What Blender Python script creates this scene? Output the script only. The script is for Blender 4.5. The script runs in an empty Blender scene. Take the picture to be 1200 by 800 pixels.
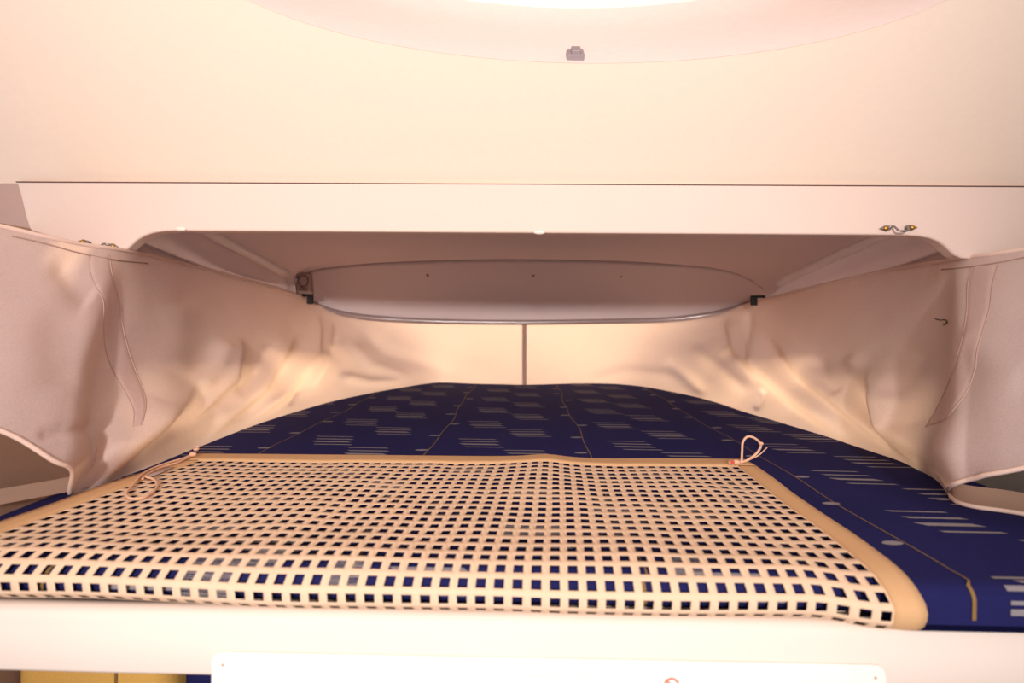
import bpy, bmesh, math, random
from mathutils import Vector, Matrix, noise
random.seed(7)
SC = bpy.context.scene
COL = SC.collection
V = Vector

# ------------------------------------------------------------------ camera
FPX, CX, CY = 600.0, 600.0, 370.0
YAW, ROLL = 0.022, 0.0085
F = V((-YAW, 1, 0)).normalized()
R0 = F.cross(V((0, 0, 1))).normalized()
U0 = R0.cross(F).normalized()
R = (R0 + U0 * ROLL).normalized()
U = (U0 - R0 * ROLL).normalized()
cam_d = bpy.data.cameras.new('camera')
cam = bpy.data.objects.new('camera', cam_d)
COL.objects.link(cam)
m = Matrix.Identity(4)
for i in range(3):
    m[i][0], m[i][1], m[i][2] = R[i], U[i], -F[i]
cam.matrix_world = m
cam_d.sensor_width = 36
cam_d.lens = 18
cam_d.shift_y = -30 / 1200
cam_d.clip_start = 0.02
cam_d.dof.use_dof = True
cam_d.dof.focus_distance = 0.95
cam_d.dof.aperture_fstop = 3.0
SC.camera = cam


def ray(px, py):
    return F + R * ((px - CX) / FPX) + U * ((CY - py) / FPX)


def P(px, py, d):
    """world point seen at that pixel of the photograph, d metres in front"""
    return ray(px, py) * d


def PZ(px, py, z):
    r = ray(px, py)
    return r * (z / r.z)


def PY(px, py, y):
    r = ray(px, py)
    return r * (y / r.y)


def pix(p):
    d = p.dot(F)
    return CX + FPX * p.dot(R) / d, CY - FPX * p.dot(U) / d


# ------------------------------------------------------------------ materials
def new_mat(name):
    mt = bpy.data.materials.new(name)
    mt.use_nodes = True
    nt = mt.node_tree
    nt.nodes.clear()
    out = nt.nodes.new('ShaderNodeOutputMaterial')
    return mt, nt, out


def srgb(r, g, b):
    f = lambda c: (c / 255 / 12.92) if c / 255 <= 0.04045 else ((c / 255 + 0.055) / 1.055) ** 2.4
    return (f(r), f(g), f(b), 1)


def fabric(name, rgb, scale=700, var=0.10, bump=0.25, rough=0.9, trans=0.0, tcol=None, weave=0, stain=None, sheen=0.0, spec=0.2):
    mt, nt, out = new_mat(name)
    N, L = nt.nodes, nt.links
    b = N.new('ShaderNodeBsdfPrincipled')
    b.inputs['Roughness'].default_value = rough
    b.inputs['Specular IOR Level'].default_value = spec
    if sheen:
        b.inputs['Sheen Weight'].default_value = sheen
    tc = N.new('ShaderNodeTexCoord')
    nz = N.new('ShaderNodeTexNoise')
    nz.inputs['Scale'].default_value = scale
    nz.inputs['Detail'].default_value = 3
    L.new(tc.outputs['Object'], nz.inputs['Vector'])
    nb = N.new('ShaderNodeTexNoise')
    nb.inputs['Scale'].default_value = 9
    nb.inputs['Detail'].default_value = 4
    L.new(tc.outputs['Object'], nb.inputs['Vector'])
    col = srgb(*rgb)
    mix = N.new('ShaderNodeMix')
    mix.data_type = 'RGBA'
    mix.inputs['A'].default_value = tuple(c * (1 - var) for c in col[:3]) + (1,)
    mix.inputs['B'].default_value = tuple(min(1, c * (1 + var)) for c in col[:3]) + (1,)
    add = N.new('ShaderNodeMath')
    add.operation = 'MULTIPLY_ADD'
    L.new(nz.outputs['Fac'], add.inputs[0])
    add.inputs[1].default_value = 0.75
    mul = N.new('ShaderNodeMath')
    mul.operation = 'MULTIPLY'
    L.new(nb.outputs['Fac'], mul.inputs[0])
    mul.inputs[1].default_value = 0.25
    L.new(mul.outputs[0], add.inputs[2])
    h = add.outputs[0]
    if weave:
        w1 = N.new('ShaderNodeTexWave')
        w1.bands_direction = 'X'
        w1.inputs['Scale'].default_value = weave
        w1.inputs['Distortion'].default_value = 1.5
        w1.inputs['Detail'].default_value = 1
        w2 = N.new('ShaderNodeTexWave')
        w2.bands_direction = 'Z' if weave > 0 else 'Y'
        w2.inputs['Scale'].default_value = weave
        w2.inputs['Distortion'].default_value = 1.5
        L.new(tc.outputs['Object'], w1.inputs['Vector'])
        L.new(tc.outputs['Object'], w2.inputs['Vector'])
        mw = N.new('ShaderNodeMath')
        mw.operation = 'MULTIPLY'
        L.new(w1.outputs['Fac'], mw.inputs[0])
        L.new(w2.outputs['Fac'], mw.inputs[1])
        ma = N.new('ShaderNodeMath')
        ma.operation = 'MULTIPLY_ADD'
        L.new(mw.outputs[0], ma.inputs[0])
        ma.inputs[1].default_value = 0.4
        L.new(h, ma.inputs[2])
        h = ma.outputs[0]
    L.new(h, mix.inputs['Factor'])
    cout = mix.outputs['Result']
    for (pt, rad, scol, amt) in (stain or []):
        vd = N.new('ShaderNodeVectorMath')
        vd.operation = 'DISTANCE'
        L.new(tc.outputs['Object'], vd.inputs[0])
        vd.inputs[1].default_value = pt
        mr = N.new('ShaderNodeMapRange')
        mr.inputs['From Min'].default_value = rad
        mr.inputs['From Max'].default_value = rad * 0.3
        mr.inputs['To Max'].default_value = amt
        L.new(vd.outputs['Value'], mr.inputs['Value'])
        mm = N.new('ShaderNodeMath')
        mm.operation = 'MULTIPLY'
        L.new(mr.outputs[0], mm.inputs[0])
        n3 = N.new('ShaderNodeTexNoise')
        n3.inputs['Scale'].default_value = 60
        L.new(tc.outputs['Object'], n3.inputs['Vector'])
        L.new(n3.outputs['Fac'], mm.inputs[1])
        mx = N.new('ShaderNodeMix')
        mx.data_type = 'RGBA'
        L.new(mm.outputs[0], mx.inputs['Factor'])
        L.new(cout, mx.inputs['A'])
        mx.inputs['B'].default_value = srgb(*scol)
        cout = mx.outputs['Result']
    L.new(cout, b.inputs['Base Color'])
    bp = N.new('ShaderNodeBump')
    bp.inputs['Strength'].default_value = bump
    bp.inputs['Distance'].default_value = 0.001
    L.new(h, bp.inputs['Height'])
    L.new(bp.outputs[0], b.inputs['Normal'])
    if trans:
        t = N.new('ShaderNodeBsdfTranslucent')
        t.inputs['Color'].default_value = srgb(*(tcol or rgb))
        ms = N.new('ShaderNodeMixShader')
        ms.inputs[0].default_value = trans
        L.new(b.outputs[0], ms.inputs[1])
        L.new(t.outputs[0], ms.inputs[2])
        L.new(ms.outputs[0], out.inputs[0])
    else:
        L.new(b.outputs[0], out.inputs[0])
    return mt


def plain(name, rgb, rough=0.5, metal=0.0, spec=0.5, nscale=60, var=0.05):
    mt, nt, out = new_mat(name)
    N, L = nt.nodes, nt.links
    b = N.new('ShaderNodeBsdfPrincipled')
    b.inputs['Roughness'].default_value = rough
    b.inputs['Metallic'].default_value = metal
    b.inputs['Specular IOR Level'].default_value = spec
    tc = N.new('ShaderNodeTexCoord')
    nz = N.new('ShaderNodeTexNoise')
    nz.inputs['Scale'].default_value = nscale
    L.new(tc.outputs['Object'], nz.inputs['Vector'])
    col = srgb(*rgb)
    mix = N.new('ShaderNodeMix')
    mix.data_type = 'RGBA'
    mix.inputs['A'].default_value = tuple(c * (1 - var) for c in col[:3]) + (1,)
    mix.inputs['B'].default_value = tuple(min(1, c * (1 + var)) for c in col[:3]) + (1,)
    L.new(nz.outputs['Fac'], mix.inputs['Factor'])
    L.new(mix.outputs['Result'], b.inputs['Base Color'])
    L.new(b.outputs[0], out.inputs[0])
    return mt


STAIN_R = tuple(P(1098, 320, 1.05))
STAIN_B = tuple(P(777, 385, 2.06))
M = {}
M['curtain'] = fabric('curtain_cloth', (213, 190, 184), 430, 0.3, 0.35, trans=0.32, tcol=(246, 206, 166),
                      stain=[(STAIN_R, 0.035, (160, 105, 60), 0.8), (STAIN_B, 0.04, (190, 140, 80), 0.7)])
M['curtain_groove'] = fabric('curtain_groove', (186, 155, 143), 520, 0.1, 0.3)
M['curtain_dark'] = fabric('curtain_tape', (170, 138, 124), 520, 0.1, 0.3)
M['curtain_edge'] = fabric('curtain_hem', (222, 192, 176), 520, 0.14, 0.3)
M['header'] = fabric('header_cloth', (226, 201, 187), 420, 0.10, 0.3)
M['liner'] = fabric('liner_cloth', (216, 196, 193), 420, 0.06, 0.12)
M['ridge'] = plain('ridge_vinyl', (224, 210, 205), 0.35)
M['ceiling'] = fabric('ceiling_cloth', (252, 229, 208), 90, 0.035, 0.08)
M['skylight'] = plain('rooflight_plastic', (240, 222, 212), 0.6)
M['navy'] = fabric('navy_ticking', (34, 34, 80), 800, 0.3, 0.4, rough=0.8, weave=140, spec=0.06)
M['dash'] = fabric('woven_dash', (140, 132, 134), 800, 0.25, 0.3)
M['gold'] = fabric('gold_thread', (138, 108, 62), 900, 0.2, 0.3)
M['net'] = fabric('net_webbing', (230, 196, 164), 900, 0.12, 0.3)
M['border'] = fabric('net_border', (212, 168, 122), 700, 0.10, 0.3)
M['fray'] = fabric('frayed_thread', (178, 164, 156), 900, 0.2, 0.1)
M['cord'] = plain('cord_braid', (226, 178, 146), 0.7, nscale=900, var=0.2)
M['red'] = plain('red_thread', (205, 80, 60), 0.7)
M['board'] = fabric('board_cloth', (236, 220, 206), 500, 0.07, 0.2)
M['plate'] = plain('plate_plastic', (246, 240, 230), 0.35)
M['brass'] = plain('brass', (190, 140, 60), 0.35, 0.9)
M['steel'] = plain('steel', (150, 140, 136), 0.35, 0.8)
M['cap'] = plain('cap_plastic', (240, 222, 208), 0.3)
M['black'] = plain('black_plastic', (12, 11, 12), 0.6)
M['dark'] = plain('dark_line', (92, 66, 60), 0.8)
M['seam'] = plain('seam_line', (128, 98, 92), 0.8)
M['track'] = plain('track_plastic', (150, 128, 124), 0.22, 0.0, 0.8)
M['switch'] = plain('switch_plastic', (176, 152, 144), 0.45)
M['latch'] = plain('latch_grey', (152, 136, 138), 0.5)
M['mustard'] = fabric('mustard_velour', (222, 174, 92), 300, 0.18, 0.5)
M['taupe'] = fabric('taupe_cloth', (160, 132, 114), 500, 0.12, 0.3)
M['carpet'] = fabric('grey_carpet', (128, 126, 120), 600, 0.3, 0.8)
M['redink'] = plain('red_ink', (235, 110, 90), 0.5)
M['greyink'] = plain('grey_ink', (215, 208, 205), 0.5)


# ------------------------------------------------------------------ object helpers
def link(name, me, mat, parent=None, smooth=True):
    o = bpy.data.objects.new(name, me)
    COL.objects.link(o)
    for mm in (mat if isinstance(mat, (list, tuple)) else [mat]):
        me.materials.append(mm)
    if smooth:
        for p in me.polygons:
            p.use_smooth = True
    if parent:
        o.parent = parent
        o.matrix_parent_inverse = parent.matrix_world.inverted()
    return o


def rebase(o, c):
    """move the mesh's origin to c"""
    o.data.transform(Matrix.Translation(-c))
    o.matrix_world = Matrix.Translation(c)


def from_bm(name, bm, mat, parent=None, smooth=True):
    me = bpy.data.meshes.new(name)
    bmesh.ops.recalc_face_normals(bm, faces=bm.faces)
    bm.to_mesh(me)
    bm.free()
    return link(name, me, mat, parent, smooth)


def tag(o, label, cat, group=None, kind=None):
    o['label'] = label
    o['category'] = cat
    if group:
        o['group'] = group
    if kind:
        o['kind'] = kind
    return o


def thing(name, loc, label, cat, group=None):
    o = bpy.data.objects.new(name, None)
    COL.objects.link(o)
    o.empty_display_size = 0.05
    o.matrix_world = Matrix.Translation(V(loc))
    return tag(o, label, cat, group)


def structure(o):
    o['kind'] = 'structure'
    return o


def grid(rows, bm=None, mi=0, close=False):
    """rows: list of lists of points -> quads in bm"""
    bm = bm or bmesh.new()
    vs = [[bm.verts.new(p) for p in r] for r in rows]
    for i in range(len(vs) - 1):
        n = len(vs[i])
        for j in range(n if close else n - 1):
            f = bm.faces.new((vs[i][j], vs[i][(j + 1) % n], vs[i + 1][(j + 1) % n], vs[i + 1][j]))
            f.material_index = mi
    return bm


def cr(pts, n):
    """Catmull-Rom resample to n points, by segment parameter"""
    k = len(pts)
    res = []
    for i in range(n):
        t = i / (n - 1) * (k - 1)
        a = min(int(t), k - 2)
        t -= a
        p0, p1, p2, p3 = pts[max(a - 1, 0)], pts[a], pts[a + 1], pts[min(a + 2, k - 1)]
        res.append(0.5 * ((2 * p1) + (p2 - p0) * t + (2 * p0 - 5 * p1 + 4 * p2 - p3) * t * t + (3 * p1 - p0 - 3 * p2 + p3) * t ** 3))
    return res


def arc_resample(pts, n):
    dense = cr(pts, len(pts) * 16)
    L = [0]
    for a, b in zip(dense, dense[1:]):
        L.append(L[-1] + (b - a).length)
    out, j = [], 0
    for i in range(n):
        s = L[-1] * i / (n - 1)
        while j < len(L) - 2 and L[j + 1] < s:
            j += 1
        t = (s - L[j]) / max(1e-9, L[j + 1] - L[j])
        out.append(dense[j].lerp(dense[j + 1], min(1, t)))
    return out


def tube(pts, r, bm=None, seg=8, closed=False, sy=1.0, up=V((0, 0, 1)), mi=0):
    bm = bm or bmesh.new()
    n = len(pts)
    rings = []
    for i, p in enumerate(pts):
        t = (pts[(i + 1) % n] - pts[i - 1]) if closed else (pts[min(i + 1, n - 1)] - pts[max(i - 1, 0)])
        t = t.normalized()
        a = t.cross(up)
        if a.length < 1e-4:
            a = t.cross(V((1, 0, 0)))
        a.normalize()
        b = a.cross(t).normalized()
        rr = r(i / (n - 1)) if callable(r) else r
        rings.append([bm.verts.new(p + a * math.cos(k / seg * 2 * math.pi) * rr + b * math.sin(k / seg * 2 * math.pi) * rr * sy) for k in range(seg)])
    m_ = n if closed else n - 1
    for i in range(m_):
        for k in range(seg):
            f = bm.faces.new((rings[i][k], rings[i][(k + 1) % seg], rings[(i + 1) % n][(k + 1) % seg], rings[(i + 1) % n][k]))
            f.material_index = mi
    if not closed:
        for rg in (rings[0], rings[-1]):
            f = bm.faces.new(rg)
            f.material_index = mi
    return bm


def prism(outline, depth_vec, bm=None, bevel=0.0, seg=3):
    """closed outline of points extruded along a vector, rims bevelled"""
    own = bmesh.new()
    a = [own.verts.new(p) for p in outline]
    b = [own.verts.new(p + depth_vec) for p in outline]
    n = len(outline)
    f1 = own.faces.new(a)
    f2 = own.faces.new(b[::-1])
    for i in range(n):
        own.faces.new((a[i], b[i], b[(i + 1) % n], a[(i + 1) % n]))
    bmesh.ops.recalc_face_normals(own, faces=own.faces)
    if bevel:
        rim = set(list(f1.edges) + list(f2.edges))
        bmesh.ops.bevel(own, geom=list(rim), offset=bevel, segments=seg, profile=0.5, affect='EDGES')
    if bm is None:
        return own
    me = bpy.data.meshes.new('tmp')
    own.to_mesh(me)
    own.free()
    bm.from_mesh(me)
    bpy.data.meshes.remove(me)
    return bm


def box(bm, c, size, rot=None, bevel=0.0, seg=2):
    own = bmesh.new()
    bmesh.ops.create_cube(own, size=1)
    for v in own.verts:
        v.co = V((v.co.x * size[0], v.co.y * size[1], v.co.z * size[2]))
    if bevel:
        bmesh.ops.bevel(own, geom=list(own.edges), offset=bevel, segments=seg, profile=0.5, affect='EDGES')
    for v in own.verts:
        v.co = (rot @ v.co if rot else v.co) + V(c)
    me = bpy.data.meshes.new('tmp')
    own.to_mesh(me)
    own.free()
    bm.from_mesh(me)
    bpy.data.meshes.remove(me)
    return bm


def dome(bm, c, n, r, h, seg=16, rings=5, ax=None, ry=None):
    """low button head at c facing n"""
    n = n.normalized()
    a = ax or n.cross(V((0, 0, 1)))
    if a.length < 1e-3:
        a = V((1, 0, 0))
    a.normalize()
    b = n.cross(a)
    ry = ry or r
    prev = None
    for i in range(rings + 1):
        th = i / rings * math.pi / 2
        if i == rings:
            top = bm.verts.new(c + n * h)
            for k in range(seg):
                bm.faces.new((prev[k], prev[(k + 1) % seg], top))
            break
        rg = [bm.verts.new(c + a * math.cos(k / seg * 2 * math.pi) * r * math.cos(th) + b * math.sin(k / seg * 2 * math.pi) * ry * math.cos(th) + n * h * math.sin(th)) for k in range(seg)]
        if prev:
            for k in range(seg):
                bm.faces.new((prev[k], prev[(k + 1) % seg], rg[(k + 1) % seg], rg[k]))
        else:
            bm.faces.new(rg[::-1])
        prev = rg
    return bm


def smooth(a, b, x):
    t = max(0, min(1, (x - a) / (b - a)))
    return t * t * (3 - 2 * t)


# ------------------------------------------------------------------ mattress
ZT = -0.2705
YF = 0.527           # front face of the mattress
XL, XR, YB = -0.70, 0.79, 2.13


def mat_radius(x):
    return 0.024 - 0.010 * smooth(0.362, 0.395, x)


def mat_point(x, s, off=0.0):
    """s: metres back from the front face along the skin; negative goes down the face"""
    r = mat_radius(x)
    z0 = ZT + 0.0025 * noise.noise(V((x * 3, s * 3, 1.7))) * smooth(0.05, 0.2, s) - 0.004 * smooth(0.06, 0.0, min(x - XL, XR - x))
    yf = YF + 0.006 * smooth(0.395, 0.362, x)
    arc = r * math.pi / 2
    if s >= r:
        return V((x, yf + s, z0 + off))
    q = (r - s)
    if q <= arc:
        a = q / r
        return V((x, yf + r - (r + off) * math.sin(a), z0 - r + (r + off) * math.cos(a)))
    return V((x, yf - off + 1.2 * (q - arc) * smooth(0.395, 0.362, x), max(z0 - r - (q - arc), ZT - 0.0445 + .0065 * smooth(0.362, 0.395, x))))


bm = bmesh.new()
xs = sorted([XL + (XR - XL) * i / 120 for i in range(121)] + [.35 + .06 * (i + .37) / 26 for i in range(26)])
ss = [-0.036, -0.0285, -0.026, -0.022, -0.016, -0.01, -0.004, 0.002, 0.008, 0.014, 0.02, 0.026, 0.03, 0.04, 0.06] + [0.08 + 0.04 * k for k in range(int((YB - YF - 0.08) / 0.04) + 1)]
grid([[mat_point(x, s) for x in xs] for s in ss], bm)
for xe in (XL, XR):
    grid([[mat_point(xe, s) for s in ss], [V((xe, max(mat_point(xe, s).y, YF + 0.003), ZT - 0.0445)) for s in ss]], bm)
SL = ss[-1]
grid([[mat_point(x, SL) for x in xs], [V((x, mat_point(x, SL).y, ZT - 0.0445)) for x in xs]], bm)
grid([[V((x, mat_point(x, ss[0]).y, ZT - 0.0445)) for x in xs], [V((x, mat_point(x, SL).y, ZT - 0.0445)) for x in xs]], bm)


def patch(bm, x0, x1, s0, s1, mi, shear=0.0, off=0.0007, nx=6, ns=2, ragged=0.0):
    rows = []
    for j in range(ns + 1):
        t = j / ns
        rows.append([mat_point(x0 + (x1 - x0) * i / nx + shear * t, s0 + (s1 - s0) * t, off) for i in range(nx + 1)])
    grid(rows, bm, mi)


PITCH = 0.317
X1 = PZ(497, 537, ZT).x
QL = [X1 + PITCH * k for k in range(-1, 3)]
QL[3] = 0.463
for qi, q in enumerate([QL[0]] + QL[1:]):
    # gold quilted line, a little wavy
    n = 140
    rows = [[], []]
    for k in range(n):
        s = -0.026 + 1.6 * (k / (n - 1)) ** 1.3
        w = 0.0009 if s > 0.012 else 0.002
        wob = 0.004 * math.sin(s * 9 + qi) + 0.0025 * math.sin(s * 23 + qi * 2)
        if s < 0.012:
            wob -= 0.006
        of = .0008 if s > .03 else .0014
        rows[0].append(mat_point(q + wob - w, s, of))
        rows[1].append(mat_point(q + wob + w, s, of))
    grid(rows, bm, 2)
    # woven ovals beside the line
    k = 0
    s = 0.10
    while s < 1.5:
        side = (-0.014, -0.011, 0.015)[k % 3]
        cx, rx, ry = q + side + random.uniform(-.002, .002), 0.013, 0.0058
        ctr = bm.verts.new(mat_point(cx, s, 0.0008))
        rg = [bm.verts.new(mat_point(cx + rx * math.cos(a) + 0.4 * ry * math.sin(a), s + ry * math.sin(a), 0.0008)) for a in [i / 14 * 2 * math.pi for i in range(14)]]
        for i in range(14):
            bm.faces.new((ctr, rg[i], rg[(i + 1) % 14])).material_index = 1
        s += 0.128
        k += 1
for q in [QL[0] - PITCH] + QL:
    for ci, (dx, ph) in enumerate(((0.10, 0.17), (0.20, 0.27))):
        s = ph - 0.19
        while s < 1.5:
            xo = q + dx + random.uniform(-.004, .004)
            for k, (w, x_o, l) in enumerate(((0.0045, 0.018, 0.078), (0.0095, 0.010, 0.076), (0.006, 0.004, 0.079), (0.0045, -0.006, 0.080))):
                # k=0 nearest the camera
                c = s + (k - 1.5) * 0.0225
                xa = xo - 0.042 + x_o * 0.9
                if xa < XL + .01 or xa + l > XR - .01 or c < -0.03:
                    continue
                patch(bm, xa, xa + l, c - w / 2, c + w / 2, 1, shear=-w * 1.3)
            s += 0.19
# one more group of dashes over the front edge at the far end
for c_, w_ in ((.020, .004), (.005, .0055), (-.008, .004), (-.0175, .0065)):
    patch(bm, .493, .575, c_ - w_ / 2, c_ + w_ / 2, 1, off=.0011)
# seam along the front top edge of the exposed end
rows = [[], []]
for k in range(40):
    x = 0.43 + (XR - 0.43) * k / 39
    rows[0].append(mat_point(x, -0.001, 0.0006))
    rows[1].append(mat_point(x, 0.0008, 0.0006))
grid(rows, bm, 0)
mt = thing('mattress', (0, YF, ZT - 0.0445), 'navy blue bunk mattress patterned with grey dashes and gold quilting lines', 'mattress')
o = from_bm('mattress_cover', bm, [M['navy'], M['dash'], M['gold']], mt)

# ------------------------------------------------------------------ safety net
BL, BR = PZ(233, 534, ZT), PZ(872, 540.5, ZT)
ZN = ZT + 0.0035
NC, PROW, PARC = 52, 0.0203, 0.0170
PROF = [V((0, 0.572, ZN)), V((0, 0.557, ZN - 0.0012)), V((0, 0.5405, ZN - 0.0066)), V((0, 0.527, ZN - 0.0165)), V((0, 0.5265, ZN - 0.0285)), V((0, 0.533, ZN - 0.0385)), V((0, 0.544, ZN - 0.0460)), V((0, 0.556, ZN - 0.0475))]
PD = arc_resample(PROF, 60)
PL = sum((b - a).length for a, b in zip(PD, PD[1:]))
YFLAT = 0.572


def net_edge(side, y):
    if side == 0:
        a = PZ(0, 618, ZT)
        t = (BL.y - y) / (BL.y - a.y)
        return BL.x + (a.x - BL.x) * t
    t = (BR.y - y) / (BR.y - 0.55)
    return BR.x + (0.402 - BR.x) * t


def net_pt(u, s, off=0.0):
    """u 0..1 across; s metres from the back edge"""
    yb = BL.y + (BR.y - BL.y) * u + 0.006 * math.exp(-((u - .62) / .06) ** 2) - 0.007 * math.exp(-((u - .75) / .07) ** 2) + 0.008 * u * (1 - u)
    total = 0.98 - 0.572
    flat = yb - YFLAT
    fr = 0.398
    if s < fr:
        y = yb - flat * s / fr
        z = ZN
    else:
        q = (s - fr) / PL * 59
        i = max(0, min(58, int(q)))
        p = PD[i].lerp(PD[i + 1], q - i)
        y, z = p.y, p.z
    xl, xr = net_edge(0, max(y, 0.53)), net_edge(1, max(y, 0.53))
    x = xl + (xr - xl) * u
    bulge = smooth(0.0, 0.05, s) * smooth(fr + 0.05, fr - 0.02, s)
    z += bulge * (0.0022 * noise.noise(V((x * 7, y * 6, 0.3))) + 0.0014 * noise.noise(V((x * 16, y * 9, 4.3))) + 0.0025)
    z += 0.0035 * math.exp(-((u - .64) / .035) ** 2) * smooth(0.30, 0.0, s)
    x += 0.0022 * noise.noise(V((x * 9, y * 12, 9.1))) * smooth(0, .03, s)
    z += 0.006 * smooth(0.5, 0.0, u) * smooth(fr - .05, fr + .05, s)
    z += -0.002 * smooth(fr + .03, fr + .06, s) * (0.5 + math.sin(u * 19) * .5)
    # front pushed in and out a little
    y += 0.003 * noise.noise(V((x * 8, 3.3, 1.1))) * smooth(fr, fr + .03, s)
    cf = smooth(.90, .96, u) * smooth(fr - .03, fr + .03, s)
    y -= .0125 * cf
    z -= .004 * smooth(.92, 1, u) * smooth(fr + .04, fr + .09, s)
    return V((x, y - off * cf, z + off))


net = thing('bunk_safety_net', (BL + BR) / 2, 'cream open weave safety net with tan border draped over the front of the navy mattress', 'net')
UB0, UB1 = 0.034, 1 - 0.028
S0 = 0.052
SEND = 0.398 + PL
def srow(j):
    return S0 + PROW * j if j <= 17 else S0 + PROW * 17 + PARC * (j - 17)


NR = 17 + int((SEND - S0 - PROW * 17) / PARC)
HU = 0.56       # hole share across
bm = bmesh.new()
ucuts, scuts = [], []
for i in range(NC):
    a = UB0 + (UB1 - UB0) * i / NC
    w = (UB1 - UB0) / NC
    ucuts += [a, a + w * (1 - HU) / 2, a + w * (1 + HU) / 2]
ucuts.append(UB1)
for j in range(NR):
    a = srow(j)
    w = srow(j + 1) - a
    scuts += [a, a + w * 0.205, a + w * 0.795]
scuts += [srow(NR), SEND]
vs = [[bm.verts.new(net_pt(u, s)) for u in ucuts] for s in scuts]
for j in range(len(scuts) - 1):
    for i in range(len(ucuts) - 1):
        if i % 3 == 1 and j % 3 == 1 and j < NR * 3:
            continue
        f = bm.faces.new((vs[j][i], vs[j][i + 1], vs[j + 1][i + 1], vs[j + 1][i]))
bmesh.ops.recalc_face_normals(bm, faces=bm.faces)
o = from_bm('mesh_panel', bm, M['net'], net)
sm = o.modifiers.new('thickness', 'SOLIDIFY')
sm.thickness = 0.0006
sm.offset = 0
# frayed threads bridging some of the holes
bm = bmesh.new()
frays = []
for (ua, ub, rows_) in ((0.28, 0.335, (18, 19, 20)), (0.33, 0.37, (17, 18)), (0.42, 0.46, (18, 19)), (0.22, 0.27, (9,)), (0.36, 0.42, (5, 6)), (0.58, 0.66, (13, 14)), (0.70, 0.74, (10,)), (0.2, 0.28, (14,)), (0.76, 0.80, (17, 18)), (0.88, 0.92, (8,)), (0.30, 0.34, (3,))):
    for i in range(NC):
        w = (UB1 - UB0) / NC
        u0 = UB0 + w * i
        if ua < u0 < ub:
            for j in rows_:
                if j >= NR:
                    continue
                w_ = srow(j + 1) - srow(j)
                for k in range(5):
                    s = srow(j) + w_ * (0.23 + 0.54 * (k + .3 + .5 * random.random()) / 5)
                    th = w_ * random.uniform(.008, .022)
                    grid([[net_pt(u0 + w * .2, s - th, .0004), net_pt(u0 + w * .8, s - th, .0004)], [net_pt(u0 + w * .2, s + th, .0004), net_pt(u0 + w * .8, s + th, .0004)]], bm)
o = from_bm('frayed_threads', bm, M['fray'], net)
o['kind'] = 'stuff'
o['label'] = 'grey frayed threads bridging a few holes'
# border tape: back, right, left
bm = bmesh.new()
usb = [i / 110 for i in range(111)]
grid([[net_pt(u, s, 0.0013) for u in usb] for s in (0.0, 0.003, 0.012, 0.022, 0.036, S0 + 0.002)], bm)
ssb = [S0 * .99 + (SEND - S0) * k / 60 for k in range(61)]
grid([[net_pt(u, s, 0.0014) for u in (UB1 - .002, UB1 + .008, UB1 + .018, 1.0)] for s in ssb], bm)
grid([[net_pt(u, s, 0.0014) for u in (0, .012, .024, UB0 + .002)] for s in ssb], bm)
o = from_bm('border_tape', bm, M['border'], net)
o['label'] = 'plain tan border tape'
sm = o.modifiers.new('thickness', 'SOLIDIFY')
sm.thickness = 0.0022
sm.offset = 1


def pxpath(pts, n, z=None, d=None):
    return arc_resample([(PZ(x, y, z) if d is None else P(x, y, d)) for x, y in pts], n)


zc = ZN + 0.0075
# left cord: a long doubled loop lying on the net
bm = tube(pxpath([(226, 532), (214, 537), (197, 542), (178, 549), (165, 557), (155, 569), (148, 578), (152, 583.5), (163, 584), (176, 579), (184, 570), (181, 562), (170, 558)], 90, zc), 0.0019)
tube(pxpath([(226, 533), (210, 541), (190, 547), (172, 556), (167, 561)], 40, zc - .001), 0.0017, bm)
o = from_bm('cord', bm, M['cord'], net)
o['label'] = 'long pale cord loop lying on the net corner'


def knot(c, r, sx=1.25):
    b2 = bmesh.new()
    bmesh.ops.create_icosphere(b2, subdivisions=3, radius=r)
    for v in b2.verts:
        v.co = V((v.co.x * sx, v.co.y, v.co.z * .85)) * (1 + .18 * noise.noise(v.co * 500)) + c
    return from_bm('cord_knot', b2, M['cord'], net)


for (x, y, r) in ((230, 526, .0042), (226, 532, .005), (232, 523, .003)):
    knot(PZ(x, y, zc + .002), r)
a, b = PZ(170, 560, zc - .002), PZ(200, 548, zc - .002)
dirv = (b - a).normalized()
sd = dirv.cross(V((0, 0, 1))).normalized() * 0.006
bm = prism([a - sd, a + sd, b + sd, b - sd], V((0, 0, .0015)), bevel=.0005, seg=1)
o = from_bm('cord_tab', bm, M['switch'], net)
o['label'] = 'small grey fabric tab under the cord'
# right cord: a short upright loop with a red-stitched knot and a loose tail
DK = PZ(866, 543, zc).dot(F)
bm = tube(pxpath([(858, 543), (868, 541), (869.5, 530), (870.5, 518), (876, 511.5), (884, 513), (891.5, 520), (889, 528), (882, 535), (873, 540), (864, 542)], 80, d=DK), 0.0021)
tube(pxpath([(872, 541), (881, 537), (890, 532.5), (899, 524)], 30, d=DK), lambda t: 0.0017 - .0008 * t, bm)
o = from_bm('cord', bm, M['cord'], net)
o['label'] = 'short cord loop standing up with a loose tail'
knot(P(892, 519.5, DK), .0034)
knot(P(863, 541.5, DK), .0055)
kn = knot(P(858, 542, DK), .005)
bm = bmesh.new()
dome(bm, P(858.5, 541.5, DK - .0045), -F, .0034, .002)
o = from_bm('red_stitch', bm, M['red'], kn)
o['label'] = 'red stitching on the knot'

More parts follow.
